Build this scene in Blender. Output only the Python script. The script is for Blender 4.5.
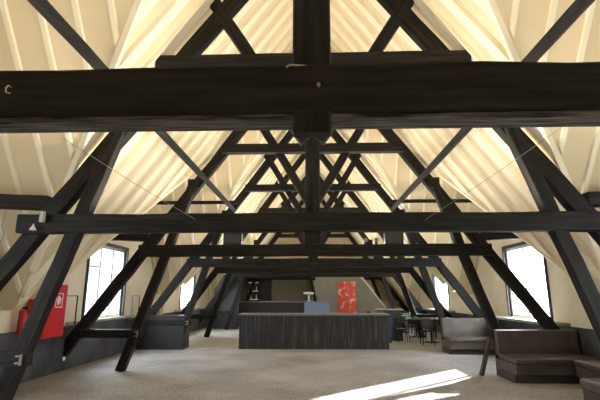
import bpy, bmesh, math, random
from mathutils import Vector, Matrix, Euler
random.seed(7)
C = bpy.context.scene
for o in list(bpy.data.objects): bpy.data.objects.remove(o)

# ---------------------------------------------------------------- camera, world, sun, exposure
E = 1.7                                     # eye height
cam_d = bpy.data.cameras.new('camera'); cam = bpy.data.objects.new('camera', cam_d); C.collection.objects.link(cam)
cam_d.sensor_width = 36; cam_d.lens = 430 / 600 * 36; cam_d.clip_start = 0.05; cam_d.clip_end = 300
cam.location = (0, 0, E)
cam.rotation_euler = (math.radians(90 + 12.46), 0, math.radians(1.73))
C.camera = cam
W = bpy.data.worlds.new('sky'); C.world = W; W.use_nodes = True
bg = W.node_tree.nodes['Background']; bg.inputs[0].default_value = (0.93, 0.96, 1.0, 1); bg.inputs[1].default_value = 7.0
sd = bpy.data.lights.new('sun', 'SUN'); sd.energy = 22; sd.angle = math.radians(1.2); sd.color = (1.0, 0.96, 0.88)
sun = bpy.data.objects.new('sun', sd); C.collection.objects.link(sun)
SUN_DIR = Vector((-0.80, -0.735, -0.40))
sun.rotation_euler = SUN_DIR.to_track_quat('-Z', 'Y').to_euler(); sun.location = (30, 30, 20)
C.view_settings.view_transform = 'Standard'; C.view_settings.look = 'None'
C.view_settings.exposure = 1.5
# added ceiling fill: warm area lights above the tie beams, without fittings
for _i, _y in enumerate((2.13, 6.19, 10.2, 14.25, 18.3, 22.35)):
    for _s in (-1, 1):
        _l = bpy.data.lights.new('ceiling_fill', 'AREA'); _l.shape = 'RECTANGLE'; _l.size = 2.4; _l.size_y = 0.12
        _l.energy = 33; _l.color = (1.0, 0.93, 0.80)
        _o = bpy.data.objects.new('ceiling_fill', _l); C.collection.objects.link(_o)
        _o.location = (_s * 1.85, _y + 0.10, E + (1.25 if _i == 0 else 1.20)); _o.rotation_euler = (math.pi, 0, 0); C.view_settings.gamma = 1; C.view_settings.use_curve_mapping = False

# ---------------------------------------------------------------- materials
def mat(name, col, rough=0.6, metal=0.0, col2=None, scale=8, stretch=(1, 1, 1), bump=0.0, emis=None, spec=0.5, detail=6):
    m = bpy.data.materials.new(name); m.use_nodes = True
    nt = m.node_tree; b = nt.nodes['Principled BSDF']
    b.inputs['Base Color'].default_value = (*col, 1); b.inputs['Roughness'].default_value = rough
    b.inputs['Metallic'].default_value = metal; b.inputs['Specular IOR Level'].default_value = spec
    if col2 or bump:
        tc = nt.nodes.new('ShaderNodeTexCoord'); mp = nt.nodes.new('ShaderNodeMapping')
        mp.inputs['Scale'].default_value = stretch
        no = nt.nodes.new('ShaderNodeTexNoise'); no.inputs['Scale'].default_value = scale; no.inputs['Detail'].default_value = detail
        nt.links.new(tc.outputs['Object'], mp.inputs[0]); nt.links.new(mp.outputs[0], no.inputs['Vector'])
        if col2:
            cr = nt.nodes.new('ShaderNodeValToRGB')
            cr.color_ramp.elements[0].position = 0.35; cr.color_ramp.elements[0].color = (*col, 1)
            cr.color_ramp.elements[1].position = 0.68; cr.color_ramp.elements[1].color = (*col2, 1)
            nt.links.new(no.outputs['Fac'], cr.inputs[0]); nt.links.new(cr.outputs[0], b.inputs['Base Color'])
        if bump:
            bp = nt.nodes.new('ShaderNodeBump'); bp.inputs['Strength'].default_value = bump; bp.inputs['Distance'].default_value = 0.01
            nt.links.new(no.outputs['Fac'], bp.inputs['Height']); nt.links.new(bp.outputs[0], b.inputs['Normal'])
    if emis:
        b.inputs['Emission Color'].default_value = (*emis[0], 1); b.inputs['Emission Strength'].default_value = emis[1]
    return m
M = {}
M['timber'] = mat('black_stained_timber', (0.010, 0.0090, 0.0082), 0.6, col2=(0.030, 0.027, 0.024), scale=2.2, stretch=(9, 9, 0.7), bump=0.35, spec=0.12)
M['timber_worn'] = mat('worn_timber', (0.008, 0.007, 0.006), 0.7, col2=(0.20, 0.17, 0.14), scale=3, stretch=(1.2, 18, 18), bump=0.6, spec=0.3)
M['cream'] = mat('cream_painted_boards', (0.76, 0.63, 0.41), 0.6, col2=(0.80, 0.67, 0.45), scale=1.3, bump=0.1, spec=0.3)  # darker than the battens; stripe shading put into the board colour
M['batten'] = mat('cream_painted_battens', (0.93, 0.84, 0.65), 0.55, col2=(0.91, 0.81, 0.61), scale=2.5, spec=0.3)
M['trim'] = mat('white_trim_paint', (0.88, 0.82, 0.68), 0.5)
M['wallc'] = mat('cream_plaster', (0.84, 0.77, 0.60), 0.8, col2=(0.80, 0.72, 0.55), scale=1.5)
M['dado'] = mat('dark_grey_dado_paint', (0.030, 0.033, 0.038), 0.6, col2=(0.085, 0.092, 0.10), scale=1.6, bump=0.2)
M['ledge'] = mat('grey_stone_ledge', (0.25, 0.24, 0.22), 0.7, col2=(0.42, 0.40, 0.36), scale=9, bump=0.2)
M['taupe'] = mat('taupe_wall_paint', (0.27, 0.25, 0.21), 0.8, col2=(0.31, 0.29, 0.245), scale=1.0)
M['black'] = mat('black_paint', (0.012, 0.012, 0.014), 0.55, col2=(0.022, 0.022, 0.024), scale=5)
M['darkgrey'] = mat('dark_grey_paint', (0.035, 0.04, 0.045), 0.6, col2=(0.05, 0.055, 0.06), scale=2)
M['red'] = mat('red_enamel', (0.62, 0.012, 0.018), 0.38, col2=(0.55, 0.010, 0.015), scale=2)
M['white'] = mat('white_plastic', (0.85, 0.85, 0.83), 0.4)
M['frame'] = mat('white_window_paint', (0.80, 0.82, 0.82), 0.45)
M['casing'] = mat('dark_window_casing', (0.03, 0.035, 0.04), 0.5)
M['steel'] = mat('steel', (0.55, 0.55, 0.55), 0.3, 1.0)
M['wire'] = mat('grey_wire', (0.30, 0.29, 0.27), 0.4, 0.3)
M['rope'] = mat('pale_rope', (0.45, 0.42, 0.36), 0.8)
M['sofa'] = mat('brown_leatherette', (0.050, 0.038, 0.037), 0.5, col2=(0.09, 0.068, 0.065), scale=5, bump=0.25)
M['sofa2'] = mat('taupe_leatherette', (0.085, 0.068, 0.06), 0.5, col2=(0.13, 0.105, 0.092), scale=5, bump=0.25)
M['plinth'] = mat('brown_plinth', (0.05, 0.038, 0.034), 0.6)
M['tabletop'] = mat('glossy_dark_green_top', (0.07, 0.12, 0.085), 0.18)
M['blue'] = mat('blue_plastic', (0.03, 0.06, 0.13), 0.4)
M['bluelit'] = mat('blue_lit_counter_panel', (0.19, 0.26, 0.40), 0.4)  # blue light on the counter end put into the panel colour
M['countertop'] = mat('grey_counter_top', (0.20, 0.20, 0.19), 0.35)
M['card'] = mat('beige_cardboard', (0.52, 0.42, 0.28), 0.8)
M['wood'] = mat('brown_wood', (0.16, 0.095, 0.05), 0.5, col2=(0.22, 0.13, 0.07), scale=4, stretch=(6, 1, 1))
M['brownglass'] = mat('brown_bottle_glass', (0.10, 0.04, 0.01), 0.15)
M['greenglass'] = mat('green_bottle_glass', (0.02, 0.10, 0.04), 0.15)
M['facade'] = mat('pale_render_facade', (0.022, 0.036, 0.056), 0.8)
M['facade_frame'] = mat('facade_window_frame', (0.16, 0.17, 0.18), 0.6)
M['facade_glass'] = mat('facade_glass', (0.02, 0.04, 0.08), 0.3)
M['ground'] = mat('paving', (0.3, 0.3, 0.28), 0.9)
M['led'] = mat('shelf_light', (0.9, 0.9, 0.9), 0.5, emis=((1, 0.95, 0.85), 0.25))

def glass():
    m = bpy.data.materials.new('window_glass'); m.use_nodes = True; nt = m.node_tree; nt.nodes.clear()
    o = nt.nodes.new('ShaderNodeOutputMaterial'); t = nt.nodes.new('ShaderNodeBsdfTransparent'); g = nt.nodes.new('ShaderNodeBsdfGlossy')
    t.inputs[0].default_value = (0.93, 0.96, 0.98, 1); g.inputs['Roughness'].default_value = 0.02
    mx = nt.nodes.new('ShaderNodeMixShader'); mx.inputs[0].default_value = 0.05
    nt.links.new(t.outputs[0], mx.inputs[1]); nt.links.new(g.outputs[0], mx.inputs[2]); nt.links.new(mx.outputs[0], o.inputs[0])
    return m
M['glass'] = glass()

def carpet():
    m = bpy.data.materials.new('woven_grey_carpet'); m.use_nodes = True; nt = m.node_tree; b = nt.nodes['Principled BSDF']
    b.inputs['Roughness'].default_value = 0.62; b.inputs['Specular IOR Level'].default_value = 0.35
    tc = nt.nodes.new('ShaderNodeTexCoord')
    def noise(scale, st, det=4):
        mp = nt.nodes.new('ShaderNodeMapping'); mp.inputs['Scale'].default_value = st
        n = nt.nodes.new('ShaderNodeTexNoise'); n.inputs['Scale'].default_value = scale; n.inputs['Detail'].default_value = det
        nt.links.new(tc.outputs['Object'], mp.inputs[0]); nt.links.new(mp.outputs[0], n.inputs['Vector']); return n
    a = noise(11, (6.0, 0.8, 1)); c = noise(0.7, (1, 1, 1), 3); d = noise(9, (1.0, 8, 1))
    r = nt.nodes.new('ShaderNodeValToRGB'); r.color_ramp.elements[0].position = 0.40; r.color_ramp.elements[0].color = (0.18, 0.174, 0.176, 1)
    r.color_ramp.elements[1].position = 0.60; r.color_ramp.elements[1].color = (0.49, 0.475, 0.48, 1)
    ad = nt.nodes.new('ShaderNodeMath'); ad.operation = 'MULTIPLY_ADD'; ad.inputs[1].default_value = 0.45
    m2 = nt.nodes.new('ShaderNodeMath'); m2.operation = 'MULTIPLY'; m2.inputs[1].default_value = 0.30
    m3 = nt.nodes.new('ShaderNodeMath'); m3.operation = 'MULTIPLY_ADD'; m3.inputs[1].default_value = 0.25
    nt.links.new(c.outputs['Fac'], m2.inputs[0]); nt.links.new(d.outputs['Fac'], m3.inputs[0]); nt.links.new(m2.outputs[0], m3.inputs[2])
    nt.links.new(a.outputs['Fac'], ad.inputs[0]); nt.links.new(m3.outputs[0], ad.inputs[2])
    nt.links.new(ad.outputs[0], r.inputs[0]); nt.links.new(r.outputs[0], b.inputs['Base Color'])
    bp = nt.nodes.new('ShaderNodeBump'); bp.inputs['Strength'].default_value = 0.3; bp.inputs['Distance'].default_value = 0.004
    nt.links.new(ad.outputs[0], bp.inputs['Height']); nt.links.new(bp.outputs[0], b.inputs['Normal'])
    return m
M['carpet'] = carpet()
M['barfloor'] = mat('pale_grey_vinyl_floor', (0.40, 0.395, 0.37), 0.4, col2=(0.50, 0.49, 0.46), scale=2.2)

def barfront():
    m = bpy.data.materials.new('scuffed_dark_bar_panel'); m.use_nodes = True; nt = m.node_tree; b = nt.nodes['Principled BSDF']
    b.inputs['Roughness'].default_value = 0.5
    tc = nt.nodes.new('ShaderNodeTexCoord'); mp = nt.nodes.new('ShaderNodeMapping'); mp.inputs['Scale'].default_value = (9, 1, 0.55)
    n = nt.nodes.new('ShaderNodeTexNoise'); n.inputs['Scale'].default_value = 2.0; n.inputs['Detail'].default_value = 7
    r = nt.nodes.new('ShaderNodeValToRGB'); r.color_ramp.elements[0].position = 0.52; r.color_ramp.elements[0].color = (0.014, 0.013, 0.012, 1)
    r.color_ramp.elements[1].position = 0.80; r.color_ramp.elements[1].color = (0.12, 0.11, 0.095, 1)
    nt.links.new(tc.outputs['Object'], mp.inputs[0]); nt.links.new(mp.outputs[0], n.inputs['Vector']); nt.links.new(n.outputs['Fac'], r.inputs[0]); nt.links.new(r.outputs[0], b.inputs['Base Color'])
    return m
M['barfront'] = barfront()

def poster():
    m = bpy.data.materials.new('red_and_white_poster_print'); m.use_nodes = True; nt = m.node_tree; b = nt.nodes['Principled BSDF']
    b.inputs['Roughness'].default_value = 0.5
    tc = nt.nodes.new('ShaderNodeTexCoord'); n = nt.nodes.new('ShaderNodeTexNoise'); n.inputs['Scale'].default_value = 3.2; n.inputs['Detail'].default_value = 3
    r = nt.nodes.new('ShaderNodeValToRGB'); r.color_ramp.elements[0].position = 0.54; r.color_ramp.elements[0].color = (0.85, 0.10, 0.06, 1)
    r.color_ramp.elements[1].position = 0.62; r.color_ramp.elements[1].color = (0.95, 0.62, 0.50, 1)
    nt.links.new(tc.outputs['Object'], n.inputs['Vector']); nt.links.new(n.outputs['Fac'], r.inputs[0]); nt.links.new(r.outputs[0], b.inputs['Base Color'])
    return m
M['poster'] = poster()

# ---------------------------------------------------------------- mesh helpers
def obj(name, bm, m, parent=None, bevel=0.0, loc=None, smooth=False):
    bmesh.ops.recalc_face_normals(bm, faces=bm.faces)
    me = bpy.data.meshes.new(name); bm.to_mesh(me); bm.free()
    me.materials.append(m); o = bpy.data.objects.new(name, me); C.collection.objects.link(o)
    if smooth:
        for p in me.polygons: p.use_smooth = True
    if bevel:
        b = o.modifiers.new('bevel', 'BEVEL'); b.width = bevel; b.segments = 2; b.limit_method = 'ANGLE'; b.angle_limit = math.radians(40)
    if parent: o.parent = parent
    if loc: o.location = loc
    return o
def tag(o, label, cat, group=None):
    o['label'] = label; o['category'] = cat
    if group: o['group'] = group
    return o
def thing(name, label, cat, loc=(0, 0, 0), rz=0, group=None):
    o = bpy.data.objects.new(name, None); C.collection.objects.link(o); o.location = loc; o.rotation_euler = (0, 0, rz)
    o.empty_display_size = 0.2
    return tag(o, label, cat, group)
def struct(name, bm, m, parent=None, bevel=0):
    o = obj(name, bm, m, parent, bevel)
    if not parent: o['kind'] = 'structure'
    return o
def box(bm, x0, x1, y0, y1, z0, z1):
    v = [bm.verts.new((x, y, z)) for x in (x0, x1) for y in (y0, y1) for z in (z0, z1)]
    for f in ((0, 1, 3, 2), (4, 6, 7, 5), (0, 4, 5, 1), (2, 3, 7, 6), (0, 2, 6, 4), (1, 5, 7, 3)): bm.faces.new([v[i] for i in f])
def B(x0, x1, y0, y1, z0, z1):
    bm = bmesh.new(); box(bm, x0, x1, y0, y1, z0, z1); return bm
def prism_x(pts, x0, x1):     # pts in (y,z)
    bm = bmesh.new(); a = [bm.verts.new((x0, y, z)) for y, z in pts]; b = [bm.verts.new((x1, y, z)) for y, z in pts]
    bm.faces.new(a); bm.faces.new(b[::-1]); n = len(pts)
    for i in range(n): bm.faces.new((a[i], a[(i + 1) % n], b[(i + 1) % n], b[i]))
    return bm
def prism_y(pts, y0, y1):     # pts in (x,z)
    bm = bmesh.new(); a = [bm.verts.new((x, y0, z)) for x, z in pts]; b = [bm.verts.new((x, y1, z)) for x, z in pts]
    bm.faces.new(a); bm.faces.new(b[::-1]); n = len(pts)
    for i in range(n): bm.faces.new((a[i], a[(i + 1) % n], b[(i + 1) % n], b[i]))
    return bm
def tube(pts, r, n=8, bm=None):
    bm = bm or bmesh.new(); rings = []
    pts = [Vector(p) for p in pts]
    for i, p in enumerate(pts):
        d = (pts[min(i + 1, len(pts) - 1)] - pts[max(i - 1, 0)]).normalized()
        u = d.orthogonal().normalized(); w = d.cross(u)
        rr = r[i] if isinstance(r, (list, tuple)) else r
        rings.append([bm.verts.new(p + (u * math.cos(2 * math.pi * k / n) + w * math.sin(2 * math.pi * k / n)) * rr) for k in range(n)])
    for a, b in zip(rings, rings[1:]):
        best = min(range(n), key=lambda s: sum((a[k].co - b[(k + s) % n].co).length for k in range(n)))
        for k in range(n): bm.faces.new((a[k], a[(k + 1) % n], b[(k + 1 + best) % n], b[(k + best) % n]))
    bm.faces.new(rings[0]); bm.faces.new(rings[-1][::-1]); return bm
def lathe(prof, n=16, bm=None, c=(0, 0)):
    bm = bm or bmesh.new(); rings = []
    for r, z in prof: rings.append([bm.verts.new((c[0] + r * math.cos(2 * math.pi * k / n), c[1] + r * math.sin(2 * math.pi * k / n), z)) for k in range(n)])
    for a, b in zip(rings, rings[1:]):
        for k in range(n): bm.faces.new((a[k], a[(k + 1) % n], b[(k + 1) % n], b[k]))
    bm.faces.new(rings[0]); bm.faces.new(rings[-1][::-1]); return bm
_seed = [1]
def timber(name, p0, p1, w, d, m, parent, up=Vector((0, 1, 0)), jit=0.010, bevel=0.012, side='y', cut=None):
    """a hewn beam from p0 to p1: w in the frame's plane, d along Y; local Z runs down its length so the grain follows it"""
    _seed[0] += 1; rnd = random.Random(_seed[0])
    p0, p1 = Vector(p0), Vector(p1); L = (p1 - p0).length; ax = (p1 - p0).normalized()
    yy = (up - ax * up.dot(ax)).normalized(); xx = yy.cross(ax)
    n = max(2, int(L / 0.45)); bm = bmesh.new(); rings = []
    for i in range(n + 1):
        jx, jy = (rnd.uniform(-jit, jit), rnd.uniform(-jit, jit)) if 0 < i < n else (0, 0)
        ring = []
        for sx, sy in ((-1, -1), (1, -1), (1, 1), (-1, 1)):
            ring.append(bm.verts.new((sx * w / 2 + jx + rnd.uniform(-jit, jit) * .5, sy * d / 2 + jy * .5 + rnd.uniform(-jit, jit) * .4, L * i / n)))
        rings.append(ring)
    for a, b in zip(rings, rings[1:]):
        for k in range(4): bm.faces.new((a[k], a[(k + 1) % 4], b[(k + 1) % 4], b[k]))
    bm.faces.new(rings[0]); bm.faces.new(rings[-1][::-1])
    o = obj(name, bm, m, None, bevel)
    mw = Matrix((xx, yy, ax)).transposed().to_4x4(); mw.translation = p0
    if parent:
        o.parent = parent; mw = Matrix.Translation(-parent.location) @ mw
    o.matrix_local = mw
    return o

# ---------------------------------------------------------------- the shell
XW = 5.85; YB, YE = -3.0, 27.6
RIDGE = 7.2 + E; KM = 0.735                  # main slope: |x| = KM*(RIDGE-z)
GP, GS = 5.93 + E, 1.45                     # cross gable peak and slope
GC = [3.7, 12.25, 20.35]
def hm(x): return RIDGE - abs(x) / KM
def hg(y): return max(GP - GS * abs(y - c) for c in GC)
ZW = hm(XW)
def zlow(y): return max(ZW, hg(y))
cm = bmesh.new(); bat = bmesh.new()
def quad(bm, *p): bm.faces.new([bm.verts.new(q) for q in p])
# main slopes, in strips that follow the valleys
ys = sorted(set([YB, YE] + [c for c in GC] + [round(YB + .15 * i, 4) for i in range(int((YE - YB) / .15) + 1)]))
for s in (-1, 1):
    for a, b in zip(ys, ys[1:]):
        za, zb = zlow(a), zlow(b)
        quad(cm, (s * KM * (RIDGE - za), a, za), (s * KM * (RIDGE - zb), b, zb), (0, b, RIDGE), (0, a, RIDGE))
nrm = {s: Vector((s * 1.0, 0, KM)).normalized() for s in (-1, 1)}
def fold(bm, P, off):     # P: 4 surface corners; a raised batten of depth |off| towards the room, tapered sides
    P = [Vector(p) for p in P]; 
    u = (P[1] - P[0]).normalized() * 0.03
    top = [P[0] + off + u, P[1] + off - u, P[2] + off - u, P[3] + off + u]
    vb = [bm.verts.new(p) for p in P]; vt = [bm.verts.new(p) for p in top]
    bm.faces.new(vt)
    for k in range(4): bm.faces.new((vb[k], vb[(k + 1) % 4], vt[(k + 1) % 4], vt[k]))
SP = 0.50
y = YB + 0.1
while y < YE - 0.3:
    a, b = y, y + 0.23
    for s in (-1, 1):
        za, zb = zlow(a) + .03, zlow(b) + .03
        fold(bat, ((s * KM * (RIDGE - za), a, za), (s * KM * (RIDGE - zb), b, zb), (0, b, RIDGE), (0, a, RIDGE)), -nrm[s] * 0.085)
    y += SP
# cross gables
for gi, c in enumerate(GC):
    lo = c - 4.6 if gi == 0 else (GC[gi - 1] + c) / 2
    hi = c + 4.6 if gi == len(GC) - 1 else (GC[gi + 1] + c) / 2
    for s in (-1, 1):
        for t in (-1, 1):
            lim = (c - lo) if t < 0 else (hi - c)
            zmin = GP - GS * lim
            x0 = KM * (RIDGE - GP)
            xs = [x0 + (XW - x0) * i / 40 for i in range(41)]
            for a, b in zip(xs, xs[1:]):
                za, zb = max(hm(a), zmin, ZW), max(hm(b), zmin, ZW)
                ya, yb = c + t * (GP - za) / GS, c + t * (GP - zb) / GS
                quad(cm, (s * a, c, GP), (s * b, c, GP), (s * b, yb, zb), (s * a, ya, za))
            n = Vector((0, t * GS, 1)).normalized()
            x = x0 + 0.25
            while x < XW - .15:
                a, b = x, x + 0.10
                za, zb = max(hm(a), zmin, ZW) + .03, max(hm(b), zmin, ZW) + .03
                fold(bat, ((s * a, c + t * (GP - za) / GS, za), (s * b, c + t * (GP - zb) / GS, zb), (s * b, c, GP), (s * a, c, GP)), -n * 0.06)
                x += 0.50
ceil = struct('ceiling', cm, M['cream'])
ob = obj('batten', bat, M['batten'], ceil)
# outer roof skin gives the shell its thickness
sol = ceil.modifiers.new('thick', 'SOLIDIFY'); sol.thickness = 0.04; sol.offset = 0
# valley trims
ti = 1
for gi, c in enumerate(GC):
    for s in (-1, 1):
        for t in (-1, 1):
            nb = [g for g in GC if (g - c) * t > 0]
            lim = abs(min(nb, key=lambda g: abs(g - c)) - c) / 2 if nb else 4.5
            if c + t * 2 < YB: continue
            zb = max(GP - GS * lim, ZW, E + .45)
            yb_ = c + t * (GP - zb) / GS
            if yb_ < YB + .1: zb = GP - GS * (c - YB - .1); yb_ = YB + .1
            p0 = Vector((s * KM * (RIDGE - GP), c, GP)); p1 = Vector((s * KM * (RIDGE - zb), yb_, zb))
            inn = (-nrm[s] + Vector((0, -t * GS, -1)).normalized()).normalized()
            inn = -nrm[s]
            ax = (p1 - p0).normalized(); sd_ = ax.cross(inn).normalized()
            bm = bmesh.new()
            off = inn * 0.05
            L = [p0 + sd_ * .035 , p0 - sd_ * .035, p1 - sd_ * .035, p1 + sd_ * .035]
            v0 = [bm.verts.new(q + inn * 0.02) for q in L]; v1 = [bm.verts.new(q + inn * 0.115) for q in L]
            bm.faces.new(v0); bm.faces.new(v1[::-1])
            for k in range(4): bm.faces.new((v0[k], v0[(k + 1) % 4], v1[(k + 1) % 4], v1[k]))
            struct('trim_%d' % ti, bm, M['batten']); ti += 1

# side walls with window openings
WZ0, WZ1 = -0.62 + E, 1.36 + E; WH = 1.12
DADO = 1.0
def side_wall(s, name):
    bm = bmesh.new(); t = 0.25
    def seg(y0, y1, z0, fz):       # from z0 up to the roof line
        steps = max(1, int((y1 - y0) / .15)); 
        for i in range(steps):
            a = y0 + (y1 - y0) * i / steps; b = y0 + (y1 - y0) * (i + 1) / steps
            za, zb = zlow(a) + .03, zlow(b) + .03
            if min(za, zb) <= z0: continue
            v = [bm.verts.new(q) for q in ((s * XW, a, z0), (s * XW, b, z0), (s * XW, b, zb), (s * XW, a, za), (s * (XW + t), a, z0), (s * (XW + t), b, z0), (s * (XW + t), b, zb), (s * (XW + t), a, za))]
            for f in ((0, 1, 2, 3), (4, 7, 6, 5), (0, 4, 5, 1), (3, 2, 6, 7), (0, 3, 7, 4), (1, 5, 6, 2)): bm.faces.new([v[k] for k in f])
    edges = [YB]
    for c in GC: edges += [c - WH, c + WH]
    edges.append(YE)
    for i in range(0, len(edges), 2): seg(edges[i], edges[i + 1], DADO, None)
    for c in GC:
        seg(c - WH, c + WH, WZ1, None)
        box(bm, s * XW, s * (XW + t), c - WH, c + WH, DADO, WZ0)
    struct(name, bm, M['wallc'])
    d = B(min(s * (XW - .06), s * (XW + t)), max(s * (XW - .06), s * (XW + t)), YB, YE, 0, DADO)
    struct('baseboard_' + ('left' if s < 0 else 'right'), d, M['dado'])
side_wall(-1, 'wall_left'); side_wall(1, 'wall_right')
# ledges under the windows
for s in (-1, 1):
    for k, c in enumerate(GC):
        dp = .12 if s < 0 else .42
        bm = B(min(s * (XW - dp), s * (XW + .02)), max(s * (XW - dp), s * (XW + .02)), c - 1.9, c + 1.9, DADO, DADO + .07)
        struct('trim_%d' % ti, bm, M['ledge'], bevel=.01); ti += 1
# floor
struct('floor', B(-XW - .25, XW + .25, YB, 14.45, -.12, 0), M['carpet'])
struct('floor', B(-XW - .25, XW + .25, 14.45, YE + .2, -.12, 0), M['barfloor'])
# end wall: cream boards under the roof, taupe partition below
bm = prism_y([(-XW, 0), (XW, 0), (XW, ZW + .3), (.3, RIDGE - .4), (-.3, RIDGE - .4), (-XW, ZW + .3)], YE, YE + .2)
for k in range(26):
    x = -5.4 + k * .43
    top = min(RIDGE - .6, hm(x) - .05)
    if top > 1.6: box(bm, x, x + .09, YE - .05, YE, 1.2, top)
struct('wall_back', bm, M['cream'])
struct('wall_front', prism_y([(-XW, 0), (XW, 0), (XW, ZW + .3), (.3, RIDGE - .4), (-.3, RIDGE - .4), (-XW, ZW + .3)], YB - .2, YB), M['wallc'])
# windows
wn = 1
for s in (-1, 1):
    for c in GC:
        x0 = s * (XW + .06); x1 = s * (XW + .13)
        a, b = sorted((x0, x1)); y0, y1 = c - WH, c + WH
        bm = bmesh.new(); f = .07
        box(bm, a, b, y0, y1, WZ0, WZ0 + f); box(bm, a, b, y0, y1, WZ1 - f, WZ1)
        box(bm, a, b, y0, y0 + f, WZ0 + f, WZ1 - f); box(bm, a, b, y1 - f, y1, WZ0 + f, WZ1 - f)
        for q in ((-.37, .37) if s < 0 else (.1,)): box(bm, a, b, c + q - .045, c + q + .045, WZ0 + f, WZ1 - f)
        box(bm, a, b, y0 + f, c - .415, WZ0 + 1.35, WZ0 + 1.40) if s < 0 else None
        w = struct('window_%d' % wn, bm, M['frame'])
        gm = (a + b) / 2
        g = obj('window_pane', B(gm - .006, gm + .006, y0 + f, y1 - f, WZ0 + f, WZ1 - f), M['glass'], w)
        bm = bmesh.new(); a2, b2 = sorted((s * (XW - .035), s * (XW + .05)))
        box(bm, a2, b2, y0 - .09, y0 + .0, WZ0, WZ1 + .09); box(bm, a2, b2, y1, y1 + .09, WZ0, WZ1 + .09); box(bm, a2, b2, y0, y1, WZ1, WZ1 + .09)
        obj('window_casing', bm, M['casing'], w)
        wn += 1

# ---------------------------------------------------------------- outside
gb = B(-60, 60, -40, 80, -9.2, -9); g = struct('ground', gb, M['ground'])
def building(loc, size, label, wins):
    b = thing('building', label, 'building', loc)
    sx, sy, sz = size
    obj('wall', B(-sx / 2, sx / 2, -sy / 2, sy / 2, 0, sz), M['facade'], b)
    obj('roof', prism_y([(-sx / 2 - .3, sz), (sx / 2 + .3, sz), (0, sz + 3)], -sy / 2 - .2, sy / 2 + .2), M['darkgrey'], b)
    for (yy, zz) in wins:
        w = obj('window', B(sx / 2 - .02, sx / 2 + .05, yy - .7, yy + .7, zz - 1, zz + 1), M['facade_frame'], b)
        obj('pane', B(sx / 2 + .051, sx / 2 + .07, yy - .58, yy + .58, zz - .88, zz + .88), M['facade_glass'], w)
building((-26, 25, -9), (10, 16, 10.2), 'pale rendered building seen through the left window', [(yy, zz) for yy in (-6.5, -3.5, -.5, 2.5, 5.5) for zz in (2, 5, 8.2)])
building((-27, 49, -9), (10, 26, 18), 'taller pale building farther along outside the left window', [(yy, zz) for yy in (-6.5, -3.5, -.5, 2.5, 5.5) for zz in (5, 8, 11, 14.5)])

# ---------------------------------------------------------------- roof trusses
YT = [2.13, 6.19, 10.2, 14.25, 18.3, 22.35, 26.45]
def rx(Z): return 3.98 - .735 * (Z - 1.23)            # rafter axis, Z relative to the eye
def lx(Z): return 3.48 - .33 * (Z - 1.17)           # leg axis
TL = ['nearest black timber truss, its thick tie beam spanning the top of the view',
      'second black timber truss from the viewer, legs running out of the bottom corners',
      'third black timber truss, left foot standing free on the carpet beyond the red cabinet',
      'fourth black timber truss from the viewer, standing in line with the long dark bar',
      'fifth black timber truss, left foot on the pale floor left of the rear bar',
      'sixth black timber truss, second smallest and near the end wall',
      'farthest and smallest black timber truss, against the end wall']
TZ = [1.082] + [1.04] * 6; TH = [4.6, 4.42, 4.2, 4.2, 4.2, 4.2, 4.2]; CH = [2.5, 2.5, 2.27, 2.32, 2.32, 2.32, 2.32]; CZ = [3.65, 3.65] + [3.59] * 5
def truss(i, Y):
    t = thing('roof_truss', TL[i], 'roof truss', (0, Y, 0), 0, 'black timber roof trusses')
    d = .19
    Yc = Y + d / 2
    tie = timber('tie_beam', (-TH[i], Yc, TZ[i] + E), (TH[i], Yc, TZ[i] + E), .305 if i == 0 else .28, d, M['timber'], t, jit=.008, bevel=.02)
    for p in [(-1.9, .93), (.8, .99), (3.2, 1.02)] if i < 3 else []:
        pass
    timber('king_post', (0, Yc + .15, .93 + E), (0, Yc + .15, 6.55 + E), .225, .2, M['timber'], t, jit=.004)
    obj('post_foot', B(-.10, .10, -.03, .07, .825 + E, .95 + E) if i == 0 else B(-.115, .115, .02, .19, .73 + E, .905 + E), M['timber'], t, .012)
    timber('collar_beam', (-CH[i], Yc - .02, CZ[i] + E), (CH[i], Yc - .02, CZ[i] + E), .23, .2, M['timber'], t, jit=.006)
    for s in (-1, 1):
        timber('rafter', (s * rx(-1.32), Yc + .1, -1.32 + E), (s * .02, Yc + .1, 6.62 + E), .25, .18, M['timber'], t)
        timber('leg', (s * lx(-1.7), Yc + .02, 0.0), (s * lx(2.62), Yc + .02, 2.62 + E), .20, .18, M['timber'], t, jit=.008)
        timber('brace', (s * (.10 if i == 1 else .07), Yc + .08, (2.34 if i == 1 else 2.2) + E), (s * 1.68, Yc + .08, 4.90 + E), .20, .15, M['timber'], t, jit=.006)
        st = timber('strut', (s * 5.45, Yc - .04, -.87 + E), (s * 3.98, Yc - .04, -.87 + E), .19, .17, M['timber'], t, jit=.004)
        if i < 4:
            bm = bmesh.new(); e = .01
            for z0 in (-.055, .035): box(bm, s * 4.06 - .04, s * 4.06 + .04, -.085, -.055, -.87 + E + z0, -.87 + E + z0 + .02)
            box(bm, s * 4.02 - .008, s * 4.02 + .008, -.10, -.055, -.87 + E - .07, -.87 + E + .07)
            o = obj('iron_strap', bm, M['wire'], t)
        # cleat carrying the purlin
        o = obj('cleat', B(s * 2.98 - .12, s * 2.98 + .12, .05, .30, 2.55 + E, 2.82 + E), M['timber'], t, .01)
        if i in (1, 2):
            timber('wall_plate', (s * 4.05, Yc + .1, 1.38 + E), (s * 5.75, Yc + .0, 1.44 + E), .21, .2, M['timber'], t, jit=.004)
    return t
trusses = [truss(i, Y) for i, Y in enumerate(YT)]
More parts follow.
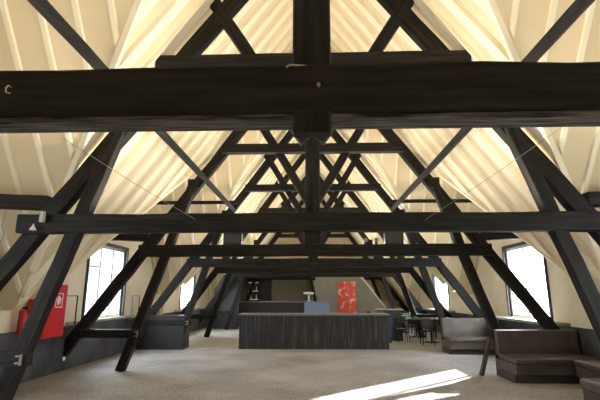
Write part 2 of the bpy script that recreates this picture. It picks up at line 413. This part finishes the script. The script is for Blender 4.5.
# worn lower arris and wooden peg of the nearest tie beam
t1 = trusses[0]
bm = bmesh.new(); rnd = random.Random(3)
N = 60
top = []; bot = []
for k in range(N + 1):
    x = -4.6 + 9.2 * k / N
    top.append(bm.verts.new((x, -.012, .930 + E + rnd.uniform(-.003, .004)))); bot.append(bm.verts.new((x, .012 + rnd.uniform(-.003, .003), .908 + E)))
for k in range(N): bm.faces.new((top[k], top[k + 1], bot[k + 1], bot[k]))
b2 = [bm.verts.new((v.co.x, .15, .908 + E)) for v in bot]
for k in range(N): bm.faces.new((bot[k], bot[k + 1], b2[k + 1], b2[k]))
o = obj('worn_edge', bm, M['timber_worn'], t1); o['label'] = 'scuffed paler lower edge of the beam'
bm = bmesh.new(); tube([(.035, -.02, 1.10 + E), (.035, .05, 1.10 + E)], .010, 8, bm); obj('peg', bm, M['wire'], t1)
bm = tube([(-1.645, -.012, 1.11 + E), (-1.645, -.035, 1.11 + E), (-1.65, -.045, 1.09 + E), (-1.645, -.045, 1.065 + E), (-1.625, -.04, 1.06 + E)], .0045, 6)
h = obj('hook', bm, M['steel'], t1); h['label'] = 'small pale metal hook'
rp = tube([(-.14, YT[0] + .02, 1.222 + E), (-.135, YT[0] - .010, 1.212 + E), (-.115, YT[0] - .008, 1.222 + E), (-.06, YT[0] + .005, 1.225 + E), (-.01, YT[0] + .01, 1.223 + E), (.03, YT[0] + .02, 1.222 + E)], .0055, 6)
o = obj('rope_end', rp, M['rope'], None); tag(o, 'short pale rope end lying on top of the nearest tie beam', 'rope'); 

# purlins
for s in (-1, 1):
    o = timber('purlin', (s * 2.72, -1.0, 2.86 + E), (s * 2.72, 14.55, 2.86 + E), .13, .13, M['timber'], None, up=Vector((s * .815, 0, .58)), jit=.003)
    tag(o, 'thin black purlin running above the %s ends of the trusses' % ('left' if s < 0 else 'right'), 'purlin')
    o = timber('dormer_purlin', (s * 2.55, 14.0, 3.03 + E), (s * 5.4, 14.0, 3.03 + E), .11, .10, M['timber'], None, jit=.003)
    tag(o, 'thin black level beam under the boards of the far %s gable' % ('left' if s < 0 else 'right'), 'beam')

# stay wires
def wire(p, q, label):
    o = obj('stay_wire', tube([p, ((p[0] + q[0]) / 2, (p[1] + q[1]) / 2, (p[2] + q[2]) / 2 - .02), q], .0035, 6), M['wire']); tag(o, label, 'wire')
wire((-1.72, 6.16, 1.08 + E), (-3.25, 5.2, 2.0 + E), 'thin wire slanting from the second tie beam up to the left')
wire((1.62, 6.16, 1.06 + E), (3.2, 5.2, 2.1 + E), 'thin wire slanting from the second tie beam up to the right')

# ---------------------------------------------------------------- bars
def bar(name, label, x0, x1, y0, depth, h, mfront, mtop, z=0, lip=.03):
    t = thing(name, label, 'bar counter', ((x0 + x1) / 2, y0 + depth / 2, z))
    hw, hd = (x1 - x0) / 2, depth / 2
    bm = B(-hw, hw, -hd, hd, 0, h - .05)
    obj('counter_front', bm, mfront, t, .004)
    obj('counter_top', B(-hw - lip, hw + lip, -hd - lip, hd + lip, h - .05, h), mtop, t, .006)
    return t
bar('bar_counter', 'long dark bar counter with scuffed front standing mid floor', -2.42, 2.42, 14.5, .75, 1.10, M['barfront'], M['countertop'])
rb = bar('bar_counter', 'black rear bar counter with an end coloured as blue-lit behind the dark bar', -5.0, .82, 24.0, .7, 1.36, M['black'], M['countertop'])
obj('end_panel', B(.82 - 2.09 + 1.27 + 1.6, 2.95, -.365, -.35, .03, 1.30), M['bluelit'], rb)['label'] = 'front panel at the end, blue light put into its colour'
# beer tap
bt = thing('beer_tap', 'white t-shaped beer tap on the rear bar', 'beer tap', (-.25, 24.3, 1.36))
obj('column', lathe([(.10, 0), (.10, .03), (.05, .05), (.05, .36), (.05, .38)]), M['white'], bt, smooth=True)
obj('crossbar', B(-.28, .28, -.06, .06, .38, .50), M['white'], bt, .03)
for k in (-.18, 0, .18): obj('spout', tube([(k, -.06, .42), (k, -.13, .42), (k, -.14, .34)], .015), M['steel'], bt)
# back shelf
sh = thing('back_shelf', 'tall dark shelf unit with lit shelves behind the rear bar', 'shelf unit', (-3.3, 26.9, 0))
obj('back_panel', B(-.75, .75, .18, .22, 0, 3.0), M['darkgrey'], sh)
for x in (-.75, .70): obj('side_panel', B(x, x + .05, -.18, .18, 0, 3.0), M['darkgrey'], sh)
obj('door', B(.05, .70, -.20, -.17, .05, 2.98), M['darkgrey'], sh)
for z in (1.45, 1.95, 2.45): 
    s_ = obj('shelf', B(-.70, .04, -.17, .18, z, z + .03), M['black'], sh)
    obj('shelf_light', B(-.66, -.06, -.17, -.15, z - .025, z), M['led'], sh)
k = 0
for z, nn in ((1.48, 6), (1.98, 5)):
    for j in range(nn):
        hh = .22 + .05 * ((j * 7 + k) % 3) / 2
        o = obj('bottle', lathe([(.038, 0), (.04, .02), (.04, hh * .6), (.015, hh * .78), (.014, hh)], 10), [M['brownglass'], M['greenglass'], M['white']][(j + k) % 3], smooth=True)
        o.location = (-3.3 - .62 + j * .11, 26.88, z)
        tag(o, 'small bottle, %s from the left on the %s lit shelf behind the rear bar' % (('first', 'second', 'third', 'fourth', 'fifth', 'sixth')[j], 'lower' if z < 1.6 else 'upper'), 'bottle', 'bottles on the %s shelf' % ('lower' if z < 1.6 else 'upper')); k += 1
# dark partition left, taupe partition and stair enclosure
pt = obj('partition', prism_y([(-5.2, 0), (-3.9, 0), (-3.9, 2.75), (-4.7, 2.75), (-5.2, 2.0)], 22.9, 23.0), M['darkgrey']); tag(pt, 'dark grey partition panel left of the rear bar', 'partition')
pt = obj('partition', B(-5.4, 1.4, 27.2, 27.35, 0, 3.1), M['taupe']); tag(pt, 'taupe partition wall behind the rear bar', 'partition')
se = thing('stair_enclosure', 'grey-beige enclosure with sloping right edge carrying the red poster', 'enclosure', (0, 25.6, 0))
obj('front_panel', prism_y([(.15, 0), (4.1, 0), (4.1, .95), (2.55, 3.0), (-.15, 3.0), (.15, 1.4)], -.06, .06), M['taupe'], se)
obj('edge_board', prism_y([(4.1, .95), (4.22, .95), (2.67, 3.0), (2.55, 3.0)], -.10, .9), M['trim'], se)
obj('side_post', prism_y([(-.3, 3.0), (-.12, 3.0), (.22, 1.3), (.04, 1.3)], -.14, -.062), M['timber'], se)
ps = obj('poster', B(-.5, .5, -.012, .012, 0, 1.85), M['poster']); ps.location = (1.95, 25.5, .62)
tag(ps, 'red and white poster panel on the grey wall at the back', 'poster')

# side counter behind bar at right
sc = thing('side_counter', 'dark side counter with wooden end right of the dark bar', 'counter', (2.85, 17.5, 0))
obj('body', B(-.15, .55, -.3, .3, 0, 1.12), M['darkgrey'], sc); obj('end_board', B(-.35, -.151, -.3, .3, 0, 1.12), M['wood'], sc)
obj('worktop', B(-.4, .62, -.34, .34, 1.12, 1.16), M['countertop'], sc)
bn = thing('waste_bin', 'blue bin between the dark bar and side counter', 'bin', (2.75, 16.6, 0))
obj('bin_body', prism_y([(-.10, 0), (.10, 0), (.12, .95), (-.12, .95)], -.18, .18), M['blue'], bn, .02)
obj('lid', B(-.13, .13, -.2, .2, .95, 1.0), M['blue'], bn, .015)

# ---------------------------------------------------------------- left side
bx = thing('low_counter', 'black box-shaped low counter against the left wall', 'counter', (-4.95, 14.6, 0))
obj('body', B(-.72, .78, -.35, .35, 0, 1.0), M['black'], bx); obj('top_board', B(-.76, .84, -.40, .40, 1.0, 1.05), M['black'], bx, .006)
cb = thing('cardboard_box', 'beige cardboard box on the black low counter', 'box', (-5.2, 14.6, 1.05))
obj('body', B(-.17, .17, -.15, .15, 0, .34), M['card'], cb, .004); obj('tape', B(-.025, .025, -.152, .152, .3, .343), M['rope'], cb)

# fire cabinet
fc = thing('fire_hose_cabinet', 'red fire hose cabinet with a white pictogram on the left wall', 'cabinet', (-5.42, 9.0, .84))
obj('cabinet_body', prism_y([(-.335, 0), (0, 0), (0, 1.08), (-.10, 1.08), (-.335, .80)], -.22, .53), M['red'], fc, .006)
dr = obj('door', B(0, .022, -.20, .51, .02, 1.06), M['red'], fc, .004)
bm = bmesh.new(); x0, x1 = .0225, .026
for y0, y1, z0, z1 in ((.10, .36, .60, .62), (.10, .36, .88, .90), (.10, .12, .60, .90), (.34, .36, .60, .90)): box(bm, x0, x1, y0, y1, z0, z1)
sg = obj('fire_sign', bm, M['white'], fc); sg['label'] = 'white outlined square pictogram of a hose and flame'
bm = bmesh.new(); box(bm, x0, x1, .17, .24, .66, .84); box(bm, x0, x1, .15, .17, .70, .80); box(bm, x0, x1, .24, .30, .74, .80); box(bm, x0, x1, .27, .30, .68, .74)
obj('pictogram', bm, M['white'], fc)
obj('latch', B(.0225, .045, -.16, -.12, .40, .50), M['black'], fc, .004)
fe = thing('fire_extinguisher', 'small red extinguisher with black hose beside the red cabinet', 'fire extinguisher', (-5.36, 7.95, 1.0 ))
fe.location = (-5.66, 8.52, .94)
obj('cylinder', lathe([(.075, 0), (.085, .02), (.085, .38), (.06, .44), (.02, .47), (.02, .50)]), M['red'], fe, smooth=True)
obj('valve', B(-.03, .05, -.02, .02, .50, .54), M['black'], fe)
obj('hose', tube([(0, -.02, .52), (-.0, -.12, .46), (.0, -.13, .25), (.0, -.10, .04)], .012), M['black'], fe)
# socket
so = obj('socket', B(0, .012, -.05, .05, 0, .08), M['white'], None, .003); so.location = (-5.79, 10.35, .22); tag(so, 'white double socket low on the dark left dado', 'socket')
# guard rails beside the window
for (y0, y1, lab) in ((9.75, 10.35, 'slim black rail frame between red cabinet and left window'), (13.55, 14.1, 'slim black rail frame beyond the left window')):
    rr = obj('rail', tube([(-5.62, y0, DADO + 0), (-5.62, y0, 1.68), (-5.62, y1, 1.68), (-5.62, y1, DADO + 0)], .017, 6), M['black']); tag(rr, lab, 'rail')
    bm = B(-5.79, -5.58, y0 - .05, y1 + .05, DADO - .06, DADO + .0)
    o = obj('rail_foot', bm, M['black'], rr)
# lamp and box on the second truss, left joint
em = obj('junction_box', B(-.03, .03, -.03, .03, -.085, .075), M['rope'], None, .006); em.location = (-3.98, 6.12, 1.13 + E); tag(em, 'small beige junction box on the left end of the second tie beam', 'junction box')
sp = thing('spotlight', 'small white cone spotlight at the left end of second tie beam', 'spotlight', (-4.10, 6.12, .93 + E))
obj('shade', lathe([(.05, .0), (.045, .01), (.012, .07), (.01, .09)], 12), M['white'], sp, smooth=True)
obj('cord', tube([(0, 0, .09), (.04, 0, .14), (.1, .0, .20)], .004, 6), M['black'], sp)
cb2 = obj('cable', tube([(-4.53, 6.12, 1.24 + E), (-4.56, 6.1, 1.0 + E), (-4.5, 6.1, .85 + E), (-4.62, 6.1, .62 + E), (-4.86, 6.1, .35 + E)], .010, 6), M['rope']); tag(cb2, 'pale cable hanging down the left leg of the second truss', 'cable')
# loudspeakers on the third tie beam
for s in (-1, 1):
    l = thing('loudspeaker', 'black loudspeaker lying on the %s part of the third tie beam' % ('left' if s < 0 else 'right'), 'loudspeaker', (s * 1.93, 10.3, 1.185 + E), 0, 'loudspeakers on the third tie beam')
    obj('speaker_box', B(-.22, .22, -.09, .16, 0, .27), M['black'], l, .01); obj('grille', B(-.19, .19, -.10, -.091, .03, .24), M['darkgrey'], l)
for (x, lab) in ((1.25, 'small pale spotlight clamped on the third beam nearer the middle'), (1.5, 'small pale spotlight clamped on the third beam beside the right loudspeaker')):
    q = thing('spotlight', lab, 'spotlight', (x, 10.25, 1.18 + E))
    obj('clamp', B(-.03, .03, -.03, .03, 0, .06), M['black'], q); obj('lamp_head', tube([(0, .05, .12), (0, -.08, .09)], [.035, .05], 10), M['wire'], q)

# ---------------------------------------------------------------- right side booths
def bench(label, loc, rz, L, m, back=True, depth=.95, h=.95, group=None, left_end=False, arm=False):
    t = thing('booth_bench', label, 'bench', loc, rz, group)
    obj('plinth', B(0, L, -depth + .08, 0, 0, .15), M['plinth'], t)
    obj('seat_base', B(0, L, -depth, 0, .15, .36), m, t, .02)
    n = max(1, round(L / 1.3))
    for k in range(n):
        obj('seat_cushion', B(L * k / n + .004, L * (k + 1) / n - .004, -depth - .03, -.14, .36, .47), m, t, .035)
    if back:
        for k in range(n):
            obj('backrest', prism_x([(-.20, .42), (0, .42), (0, h), (-.13, h)], L * k / n + .004, L * (k + 1) / n - .004), m, t, .03)
        obj('back_panel', B(0, L, 0, .035, 0, h), M['black'], t, .004)
    return t
bench('brown upholstered booth bench facing the viewer at right', (3.98, 10.05, 0), 0, 1.76, M['sofa'], depth=.95)
bench('brown upholstered bench running along the right wall', (5.74, 9.03, 0), math.radians(-90), 1.9, M['sofa'], depth=.66)
ot = thing('ottoman', 'brown padded ottoman block at the bottom right corner', 'ottoman', (4.5, 6.78, 0))
obj('base', B(-.42, .33, -.35, .35, 0, .30), M['plinth'], ot, .01); obj('cushion', B(-.45, .36, -.38, .38, .30, .46), M['sofa'], ot, .04)
bench('paler taupe booth bench beyond the brown booth', (3.98, 14.1, 0), 0, 1.75, M['sofa2'], depth=.8, h=1.0)
# leaning board beside the booth's end
lb = obj('leaning_board', prism_y([(3.60, 0.0), (3.67, 0), (3.92, .78), (3.86, .80)], 9.98, 10.1), M['plinth']); tag(lb, 'narrow brown board leaning against the end of the brown booth', 'board')

# tables and chairs at the right rear
def table(loc, label, h=.86, sx=.8, sy=.6):
    t = thing('cafe_table', label, 'table', loc, 0, 'cafe tables at the right rear')
    obj('table_top', B(-sx, sx, -sy, sy, h - .04, h), M['tabletop'], t, .006)
    obj('pedestal', tube([(0, 0, .03), (0, 0, h - .04)], .04), M['black'], t); obj('base', lathe([(.30, 0), (.27, .02), (.05, .035)]), M['black'], t)
    return t
def chair(loc, rz, label):
    t = thing('cafe_chair', label, 'chair', loc, rz, 'black cafe chairs at the right rear')
    obj('seat', B(-.21, .21, -.21, .21, .44, .48), M['black'], t, .015)
    obj('backrest', B(-.20, .20, .18, .21, .56, .86), M['black'], t, .012)
    for a in (-1, 1):
        obj('leg', tube([(a * .18, -.18, .44), (a * .20, -.20, 0)], .016, 6), M['black'], t)
        obj('leg', tube([(a * .18, .19, .84), (a * .18, .18, .44), (a * .20, .23, 0)], .016, 6), M['black'], t)
    return t
tabs = [((4.35, 16.7, 0), 'glossy green-topped table just beyond the taupe booth'), ((4.3, 18.9, 0), 'dark green table, second beyond the taupe booth'),
        ((4.2, 21.0, 0), 'dark green table below the far right window'), ((4.1, 23.4, 0), 'dark green table nearest the end wall')]
pl = ['just beyond the taupe booth', 'second beyond the taupe booth', 'below the far right window', 'nearest the end wall']
for k, (l, lab) in enumerate(tabs):
    table(l, lab)
    chair((l[0] - .35, l[1] - .72, 0), math.radians(180 + 8 * k), 'black chair at the near left corner of the table ' + pl[k])
    chair((l[0] + .4, l[1] - .75, 0), math.radians(175 - 6 * k), 'black chair at the near right corner of the table ' + pl[k])
    chair((l[0] - 1.02, l[1] + .1, 0), math.radians(90 - 12 * k), 'black chair on the left side of the table ' + pl[k])
for (x, y, z, lab) in ((4.1, 18.9, .86, 'small white jar on the second dark green table'), (4.0, 21.0, .86, 'small white jar on the table below the far window')):
    o = obj('jar', lathe([(.04, 0), (.05, .02), (.05, .12), (.035, .15)], 12), M['white'], smooth=True); o.location = (x, y, z); tag(o, lab, 'jar')
